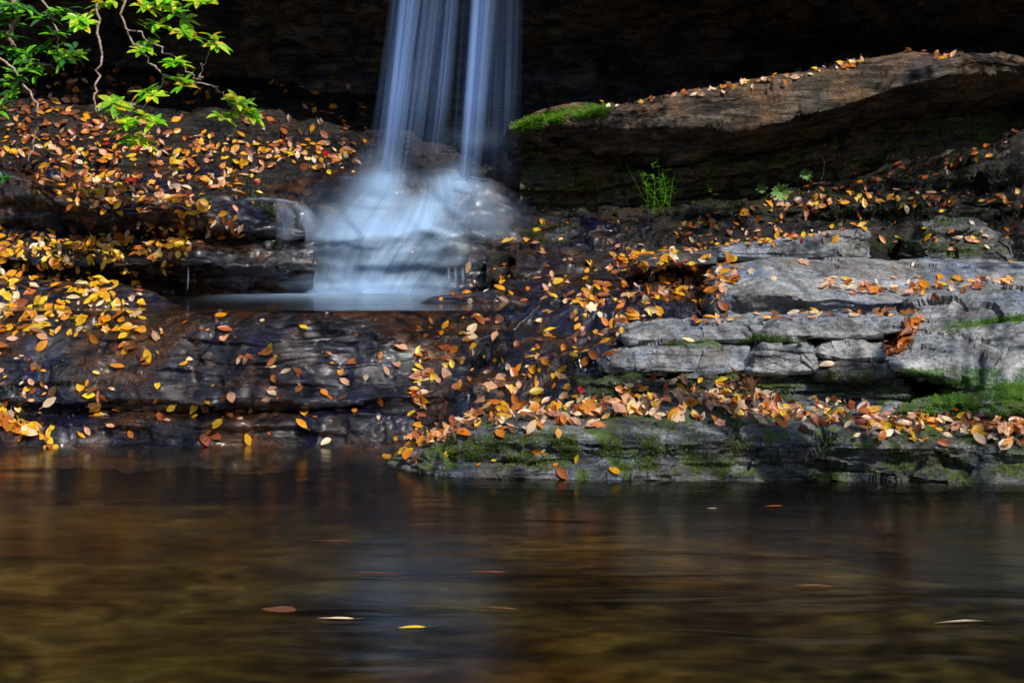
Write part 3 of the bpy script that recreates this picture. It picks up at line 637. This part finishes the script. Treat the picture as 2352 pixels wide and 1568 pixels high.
def blade(V,Fc,p,d,L,wd,droop,up=Vector((0,0,1)),seg=5):
    d=d.normalized(); s=d.cross(up); 
    if s.length<.05: s=d.cross(Vector((0,1,0)))
    s.normalize(); nn=s.cross(d).normalized(); base=len(V)
    for i in range(seg+1):
        t=i/seg; w=wd*.5*(math.sin(math.pi*min(.97,t*.92+.07))**.8)
        c=p+d*L*t-Vector((0,0,1))*droop*L*t*t
        V+=[tuple(c-s*w+nn*w*.35),tuple(c),tuple(c+s*w+nn*w*.35)]
    for i in range(seg):
        a=base+i*3; Fc+= [(a,a+1,a+4,a+3),(a+1,a+2,a+5,a+4)]
def whorl(px,py,Y,parent,n,L,mats):
    c=Vector(W(px,py,Y)); V=[];Fc=[];mi=[]
    ax=Vector((random.gauss(.1,.35),random.gauss(-.45,.3),1)).normalized()
    a=ax.orthogonal().normalized(); b=ax.cross(a); a0=random.uniform(0,6)
    for i in range(n):
        an=a0+2*math.pi*i/n+random.gauss(0,.25); d=a*math.cos(an)+b*math.sin(an)+ax*random.uniform(-.1,.5)
        f0=len(Fc); blade(V,Fc,c+d.normalized()*.01+Vector((0,0,random.uniform(-.02,.02))),d,L*random.uniform(.6,1.1),L*random.uniform(.32,.44),random.uniform(.0,.4),ax)
        k=random.choices(range(len(mats)),[5,4,1.3][:len(mats)])[0]
        mi+= [k]*(len(Fc)-f0)
    mesh_obj('leaf_cluster',V,Fc,mats,parent,True,mi)
def shrub(label,branches,Y0,mats,loc):
    root=empty('rhododendron',loc); tag(root,label,'shrub')
    inv=Matrix.Translation(-Vector(loc))
    for pts,r,clusters in branches:
        V=[];Fc=[]
        tubegeo(spline([W(x,y,Y0+dy) for x,y,dy in pts]),r,V,Fc)
        extra=[(x+random.uniform(-30,30),y+random.uniform(-22,22),dy+random.uniform(-.1,.1),n-2,L*.9) for x,y,dy,n,L in clusters]
        for (x,y,dy,n,L),(x2,y2,dy2,_,_) in zip(clusters,extra):
            m=((x+x2)/2,(y+y2)/2-6,(dy+dy2)/2)
            tubegeo(spline([W(x,y,Y0+dy),W(m[0],m[1],Y0+m[2]),W(x2,y2,Y0+dy2)],3,.004),(.004,.002),V,Fc,4)
        br=mesh_obj('branch',[tuple(inv@Vector(v)) for v in V],Fc,M['bark'],root)
        for (x,y,dy,n,L) in clusters+extra: whorl(x,y,Y0+dy,br,n,L,mats)
    bpy.context.view_layer.update()
    for br in root.children:
        for c in br.children: c.data.transform(inv)
    return root
GM=[M['green'],M['limegreen'],M['yleaf']]
shrub('sunlit rhododendron branches with bright green leaf whorls hanging in at upper left',[
 ([(215,-60,0),(225,60,0),(232,150,-.05),(215,225,-.1),(240,275,-.1),(300,300,-.15),(345,290,-.2)],(.013,.005),
   [(190,55,0,10,.16),(240,12,.1,10,.16),(262,238,-.1,12,.15),(295,292,-.1,11,.14),(330,325,-.15,10,.14),(355,282,-.2,10,.14),(170,125,.1,8,.14)]),
 ([(290,-60,.1),(285,50,.1),(330,125,.05),(372,170,0),(366,210,0),(330,245,0),(335,285,-.05)],(.012,.004),
   [(330,15,.1,10,.16),(340,105,.1,10,.14),(335,210,0,10,.15),(365,60,.1,9,.15)]),
 ([(372,170,0),(430,190,0),(490,200,-.1),(520,225,-.1),(545,255,-.15)],(.008,.004),
   [(512,268,-.15,9,.15),(545,235,-.15,11,.16),(575,265,-.1,9,.15)]),
 ([(285,60,.1),(350,100,.05),(410,140,0),(455,182,0),(468,150,0),(492,108,0)],(.009,.003),
   [(495,104,0,9,.14),(432,85,0,10,.16),(408,148,0,10,.15),(410,185,0,9,.16)]),
 ([(430,-60,.1),(440,-10,.1),(425,30,.1),(430,75,.1)],(.008,.003),[(470,8,.1,10,.15),(400,28,.1,10,.15),(445,-10,.1,9,.15),(370,5,.1,9,.14)]),
 ],12.2,GM,W(250,-60,12.2))
shrub('partly shaded rhododendron with a bare pale stem at the far left edge',[
 ([(-60,90,0),(20,150,0),(70,210,0),(88,260,-.05),(78,320,-.05),(66,370,-.1)],(.014,.006),[(30,215,0,9,.14),(10,250,0,9,.13),(5,410,.1,7,.11),(40,170,0,9,.14)]),
 ([(20,-60,.3),(38,30,.3),(20,90,.3),(60,140,.3),(120,150,.2)],(.035,.01),[(60,130,.2,9,.15),(100,108,.2,9,.15),(25,55,.3,9,.15),(85,160,.2,8,.14),(125,125,.2,8,.14),(20,120,.2,8,.14),(0,85,.2,9,.15),(45,185,.2,9,.14)]),
 ([(60,-60,.4),(120,40,.3),(135,110,.2),(130,170,.2)],(.012,.005),[(120,75,.3,8,.15),(150,30,.3,8,.15),(190,125,.2,8,.14),(60,20,.3,8,.15),(150,135,.2,7,.13),(100,40,.3,8,.15),(20,15,.3,9,.15)]),
 ],12.7,[M['dkgreen'],M['green']],W(20,-60,12.9))
def herb(name,label,cat,px,py,fn,mat,fwd=.05):
    h=hit(px,py)
    V=[];Fc=[]; base=h[0]+Vector((0,-fwd,0)) if h else Vector(W(px,py,13.5))
    fn(V,Fc,Vector((0,0,0))); root=empty(name,base); tag(root,label,cat); mesh_obj('foliage',V,Fc,mat,root)
def grass(V,Fc,b):
    for i in range(18):
        d=Vector((random.gauss(.1,.45),random.uniform(-.4,.1),1)); L=random.uniform(.25,.62)
        blade(V,Fc,b+Vector((random.gauss(0,.05),0,0)),d,L,.009,random.uniform(.0,.35))
        for k in range(3): 
            p=b+d.normalized()*L*random.uniform(.3,.8); blade(V,Fc,p,Vector((random.gauss(0,1),-.3,.5)),.08,.015,.3)
    blade(V,Fc,b,Vector((.65,-.1,1)),.95,.009,.0)
def rosette(s):
    def f(V,Fc,b):
        for i in range(16):
            a=i*2.4; blade(V,Fc,b+Vector((0,-.06,0)),Vector((math.cos(a),-.6,math.sin(a)*.8+.2)),s*random.uniform(.7,1.1),s*.25,.2,Vector((0,-1,.2)))
    return f
def sprig(V,Fc,b):
    for i in range(14):
        z=i*.022; a=i*2.1; blade(V,Fc,b+Vector((.02*math.sin(i),-.04,z)),Vector((math.cos(a),-.4,.3)),.08,.022,.2)
herb('grass_tuft','wispy green grass tuft growing at the foot of the dark recess','grass',1505,492,grass,M['green'],.2)
herb('fern_rosette','largest pale green leafy rosette on the recess ledge','plant',1780,442,rosette(.13),M['herb'],.2)
herb('fern_rosette','small green rosette above and right of the largest one','plant',1835,402,rosette(.08),M['herb'],.25)
herb('fern_rosette','small faint rosette left of the largest one','plant',1738,432,rosette(.07),M['herb'],.2)
herb('leafy_sprig','upright green sprig between the grass tuft and the rosettes','plant',1622,450,sprig,M['green'],.3)
h=hit(1705,898); V=[];Fc=[]
for i in range(26):
    p=h[0]+Vector((random.gauss(0,.06),-.04+random.gauss(0,.03),random.uniform(0,.11)))
    blade(V,Fc,p,Vector([random.gauss(0,1) for _ in range(3)]),.08,.04,random.uniform(-.8,.8))
tag(mesh_obj('withered_sprig',V,Fc,LM['dull brown']),'dark curled withered leaf clump above the leaf band, under the middle block','dead leaves')
for (x0,y0,x1,y1,lb) in [(1180,760,1240,700,'thin bare twig lying on the diagonal rock slope'),(1885,415,1890,358,'thin upright brown stalk on the upper right terrace'),(285,600,250,575,'short twig among leaves on the lower left rock step')]:
    h0=hit(x0,y0); 
    if not h0: continue
    p0=h0[0]+Vector((0,-.03,.01)); p1=Vector(W(x1,y1,p0.y)); V=[];Fc=[]
    tubegeo(spline([p0,(p0+p1)/2+Vector((.02,0,.01)),p1],5,.004),(.005,.002),V,Fc,5); tag(mesh_obj('twig',V,Fc,M['bark']),lb,'twig')

# ------------------------------------------------------------ unseen canopy added off frame, leaf clusters set sunward of chosen spots to shade them
tr=empty('shade_tree',(6.5,3.5,-.3)); tag(tr,'unseen canopy added beyond the frame, leaf clusters placed to shade chosen rocks and water','shade_tree')
ti=Vector((6.5,3.5,-.3))
V=[];Fc=[]; tubegeo(spline([Vector((0,0,0)),Vector((-.2,.1,3)),Vector((-.4,.3,6)),Vector((-1,.8,9.5))],6,.02),(.32,.12),V,Fc,10)
trunk=mesh_obj('trunk',V,Fc,M['bark'],tr); V=[];Fc=[];Vl=[];Fl=[]
for c,R,cv in shade:
    t=(7.6-c.z)/SUN.z+random.uniform(-.5,1.2); cc=c+SUN*t-ti
    tubegeo(spline([Vector((-.4,.3,6.2)),(Vector((-.4,.3,6.2))+cc)/2+Vector((0,0,.5)),cc],5,.03),(.02,.006),V,Fc,5)
    a=.12; n=int(cv*math.pi*R*R/(a*a*.42))
    for _ in range(n):
        d=Vector([random.gauss(0,1) for _ in range(3)]).normalized()*R*random.random()**.42; p=cc+d
        q=Vector([random.gauss(0,1) for _ in range(3)]).normalized(); u=q.orthogonal().normalized()*a*random.uniform(.4,.7); w=q.cross(u)*.6
        b=len(Vl); Vl+=[tuple(p-u),tuple(p+w),tuple(p+u),tuple(p-w)]; Fl.append((b,b+1,b+2,b+3))
mesh_obj('limbs',V,Fc,M['bark'],tr); mesh_obj('shade_crown',Vl,Fl,[M['dkgreen']],tr,False)

# ------------------------------------------------------------ waterfall
wf=empty('waterfall',W(960,676,13.5)); tag(wf,'silky blue-white waterfall dropping in streams and fanning over the rock mound','waterfall')
wfi=-Vector(wf.location)
def sheet(name,P,dens,mat):
    nr,nc=P.shape[:2]; Q=P+np.array(wfi)
    o=mesh_obj(name,Q.reshape(-1,3).tolist(),gridfaces(nr,nc),mat,wf)
    uv=o.data.uv_layers.new(name='flow'); U,Vv=np.meshgrid(np.linspace(0,1,nc),np.linspace(0,1,nr)); fl=np.stack([U+P[0,0,0]*3.7,Vv],-1).reshape(-1,2)
    li=np.zeros(len(o.data.loops),dtype=np.int32); o.data.loops.foreach_get('vertex_index',li)
    uv.data.foreach_set('uv',fl[li].astype(np.float32).ravel())
    at=o.data.attributes.new('flow_amount','FLOAT','POINT'); at.data.foreach_set('value',dens.astype(np.float32).ravel())
    return o
def stream(x0t,x1t,x0b,x1b,yb,Y,d,bulge=.06,ytop=-70,pw=1.5):
    nr,nc=60,30; u=np.linspace(0,1,nc); v=np.linspace(0,1,nr); U,V=np.meshgrid(u,v)
    T=V**.85
    px=(x0b+(x1b-x0b)*U)*(1-T)+(x0t+(x1t-x0t)*U)*T; py=yb*(1-V)+ytop*V
    YY=Y-bulge*np.sin(np.pi*U)+.02*np.sin(U*17)
    P=np.stack([(px-CX)/F*YY,YY,CZ-(py-HZ)/F*YY],-1)
    dn=d*np.sin(np.pi*U)**pw*np.clip(V*2.2,0,1)*(1-.4*V)
    return sheet('falling_stream',P,dn,M['fall'])
stream(900,1010,818,938,470,14.0,.9)
stream(908,968,848,900,470,14.07,1,pw=1.2)
stream(965,1078,895,1035,410,14.12,.38)
stream(1018,1058,975,1010,370,14.05,.45)
stream(1062,1156,1026,1104,470,14.0,.85)
stream(1084,1130,1045,1076,470,14.07,1,pw=1.2)
stream(1110,1205,1078,1195,430,14.12,.2,pw=.8)
cr=bpy.data.objects['cascade_rock']
def cascade(rows,nc,nr,off,dfn,mat):
    ys=[r[2] for r in rows]; k=np.linspace(0,1,len(rows))
    V=np.linspace(0,1,nr); yy=np.interp(V,k,ys); xl=smooth(np.interp(V,k,[r[0] for r in rows])[:,None,None],60)[:,0,0]; xr=smooth(np.interp(V,k,[r[1] for r in rows])[:,None,None],60)[:,0,0]
    PXs=np.zeros((nr,nc)); PYs=np.zeros((nr,nc)); YY=np.zeros((nr,nc))
    for i in range(nr):
        for j in range(nc):
            px=xl[i]+(xr[i]-xl[i])*j/(nc-1); py=yy[i]
            ok,loc,n,_=cr.ray_cast(CO,Vector(((px-CX)/F,1,-(py-HZ)/F)).normalized())
            PXs[i,j]=px; PYs[i,j]=py; YY[i,j]=loc.y if ok and loc.y<14.35 else np.nan
    for i in range(nr):
        a=YY[i]; b=np.isnan(a)
        if b.all(): a[:]=14.1
        elif b.any(): a[b]=np.interp(np.flatnonzero(b),np.flatnonzero(~b),a[~b])
    YY=smooth(YY[...,None],5)[...,0]-off
    P=np.stack([(PXs-CX)/F*YY,YY,CZ-(PYs-HZ)/F*YY],-1)
    U,V2=np.meshgrid(np.linspace(0,1,nc),V)
    return sheet('cascade',P,dfn(PXs,PYs,U,V2),mat)
def g(x,c,w): return np.exp(-((x-c)/w)**2)
def lobes(px,py):
    yk=[380,420,470,535]
    def I(v): return np.interp(py,yk,v)
    return g(px,I([886,876,845,790]),I([26,40,66,110])), g(px,I([1052,1040,1000,940]),I([24,40,56,85])), g(px,I([1080,1100,1130,1150]),I([24,38,48,50]))
def d1(px,py,U,V):
    nz=fbm(np.stack([px/70,py/50,0*px+3],-1),3)
    a,b,c=lobes(px,py)
    up=a*.92+b*.82+c*.38+.08+.16*nz*(1-a)*(1-b)
    ly=533+9*np.sin(px/55)+5*np.sin(px/23)
    lip=g(py,ly,7)*(.30+.35*nz)*np.clip((px-700)/80,0,1)*np.clip((1200-px)/50,0,1)
    low=np.clip((py-ly)/16,0,1)
    l2=g(py,600+6*np.sin(px/40),8)*.25
    lower=(.36+.26*nz+.34*g(px,850,120)+.5*np.clip((py-615)/55,0,1)+l2)*np.clip(1-(px-1020)/120,.10,1)*np.clip((px-655)/50,0,1)
    d=up*(1-low)+lower*low+lip
    return np.clip(d,0,1)*np.clip(np.sin(np.pi*U),0,1)**1.2*np.clip((1-V)*7,0,1)
cascade([(630,1080,688),(635,1110,640),(635,1180,575),(640,1240,536),(670,1245,500),(725,1225,455),(790,1165,415),(820,1125,370)],190,130,.05,d1,M['casc'])
def d2(px,py,U,V):
    nz=fbm(np.stack([px/90,py/60,0*px+9],-1),3); a,b,c=lobes(px,py)
    up=np.clip(.12+.18*nz+.30*a+.24*b,0,1)*np.clip((570-py)/35,0,1)
    return np.clip(up+(.12+.18*nz)*np.clip((py-540)/20,0,1)+.4*g(py,678,16),0,1)*np.sin(np.pi*U)**1.3*np.clip((1-V)*6,0,1)
cascade([(610,1040,688),(580,1120,620),(570,1235,550),(595,1238,510),(650,1215,455),(720,1170,410),(790,1140,385)],110,100,.10,d2,M['mist'])
def puff(cx,cy,rx,ry,Y,d):
    nr,nc=30,34; U,V=np.meshgrid(np.linspace(-1,1,nc),np.linspace(-1,1,nr)); r=np.sqrt(U**2+V**2)
    px=cx+U*rx; py=cy-V*ry; YY=Y-.12*np.clip(1-r**2,0,1)
    P=np.stack([(px-CX)/F*YY,YY,CZ-(py-HZ)/F*YY],-1)
    nz=fbm(np.stack([px/40,py/50,0*px+cx],-1),3)
    sheet('spray',P,np.clip(d*(1+.4*nz),0,1)*np.clip(1-r,0,1)**1.6,M['mist'])
puff(872,425,90,110,13.85,.7); puff(1038,430,85,85,13.82,.6); puff(1085,325,130,50,13.9,.14); puff(840,655,230,36,13.28,.7); puff(880,490,260,110,13.5,.24)
def ribbon(name,pts,wpx,Y,d,vert=False):
    n=len(pts); nr,nc=30,8; a=np.array(pts,float); tt=np.linspace(0,1,n); T=np.linspace(0,1,nr)
    x=np.interp(T,tt,a[:,0]); y=np.interp(T,tt,a[:,1])
    s=np.linspace(-1,1,nc); px=x[:,None]+(s*wpx if vert else 0*s)[None,:]; py=y[:,None]+(0*s if vert else s*wpx)[None,:]
    Yg=np.full((nr,nc),float(Y))-.02*np.cos(s*1.5)[None,:]
    P=np.stack([(px-CX)/F*Yg,Yg,CZ-(py-HZ)/F*Yg],-1)
    sheet(name,P,d*(1-np.abs(s))[None,:]**.8*np.clip(np.sin(np.pi*T),0,1)[:,None]**.8,M['foam'])
ribbon('trickle',[(555,460),(600,457),(650,461),(690,470)],5,13.2,.45)
ribbon('trickle',[(645,460),(655,490),(656,555)],24,13.15,.42,True)
ribbon('trickle',[(680,464),(700,490),(708,535)],22,13.18,.42,True)
ribbon('trickle',[(432,612),(432,640),(430,668)],2.5,12.75,.35,True)
for x in (1030,1045,1062,1120,1150): ribbon('trickle',[(x,612),(x,630),(x+1,652)],5,13.28,.35,True)

mesh_obj('water',[(-16,-8,0),(16,-8,0),(16,13,0),(-16,13,0)],[(0,1,2,3)],M['water'])['kind']='structure'
w2=mesh_obj('plunge_pool_water',[(-4,10.9,.945),(-.1,10.9,.945),(.1,13.9,.945),(-4,13.9,.945)],[(0,1,2,3)],M['water2']); w2['kind']='structure'
nr,nc=30,60; U,Vv=np.meshgrid(np.linspace(0,1,nc),np.linspace(0,1,nr))
X=-2.8+2.4*U; Y=11.5+1.95*Vv; P=np.stack([X,Y,np.full_like(X,.955)],-1)
sheet('foam',P,np.clip(.08*Vv+Vv**3*.9,0,1)*np.sin(np.pi*U)**1.1*np.clip(Vv*6,0,1),M['mist'])

def floater(px,py,c,s,lab,z=.006,narrow=1.0):
    Y=(CZ-z)*F/(py-HZ); x=(px-CX)/F*Y
    o=bpy.data.objects.new('floating_leaf',getmesh(random.randrange(5),c)); col.objects.link(o)
    o.matrix_world=Matrix.Translation((x,Y,z))@Matrix.Rotation(math.radians(random.uniform(80,100)),4,'Z')@Matrix.Diagonal((s*narrow,s,s*.3,1)); tag(o,lab,'leaf','leaves drifting on the pool')
floater(945,1440,'bright yellow',.11,'yellow leaf drifting near the bottom centre of the pool',narrow=.5)
floater(770,1420,'pale straw',.15,'long straw coloured leaf drifting left of the yellow one',narrow=.25)
floater(2200,1428,'pale straw',.22,'long whitish leaf drifting near the right edge of the pool',narrow=.12)
floater(640,1400,'dull brown',.15,'dim olive leaf drifting at lower left of the pool')
floater(1135,1398,'dull brown',.2,'thin brown leaf drifting right of bottom centre',narrow=.1)
floater(870,1316,'rusty brown',.22,'rusty leaf drifting in the middle of the pool',narrow=.12)
floater(1110,1311,'rusty brown',.2,'second rusty leaf drifting in the middle, right of the first',narrow=.1)
floater(1870,1345,'dull brown',.16,'brown leaf drifting on the right half of the pool',narrow=.4)
floater(1635,1166,'pale straw',.06,'small white leaf near the bank shadow at right')
floater(1775,1162,'rusty brown',.11,'small rusty leaf near the bank shadow at right',narrow=.4)
floater(740,1240,'dull brown',.3,'long thin brown leaf drifting in the left half of the pool',narrow=.12)

# ------------------------------------------------------------ light, world, camera
sun=bpy.data.lights.new('sun','SUN'); sun.energy=5.0; sun.angle=math.radians(.5); sun.color=(1,.95,.86)
so=bpy.data.objects.new('sun',sun); so.rotation_euler=SUN.to_track_quat('Z','Y').to_euler(); so.location=(5,-6,12); col.objects.link(so)
w=bpy.data.worlds.new('World'); scene.world=w; w.use_nodes=True; nt=w.node_tree
bg=nt.nodes['Background']; sk=nt.nodes.new('ShaderNodeTexSky'); sk.sky_type='NISHITA'; sk.sun_disc=False
sk.sun_elevation=math.asin(SUN.z); sk.sun_rotation=math.atan2(SUN.x,SUN.y); nt.links.new(sk.outputs[0],bg.inputs[0]); bg.inputs[1].default_value=.105
scene.view_settings.view_transform='Standard'; scene.view_settings.look='None'; scene.view_settings.exposure=0
cam=bpy.data.cameras.new('camera'); cam.sensor_width=36; cam.lens=F/2352*36; cam.shift_y=-(784-HZ)/2352; cam.clip_end=200
co=bpy.data.objects.new('camera',cam); co.location=CO; co.rotation_euler=(math.pi/2,0,0); col.objects.link(co); scene.camera=co
print('leaves',len(leaves))
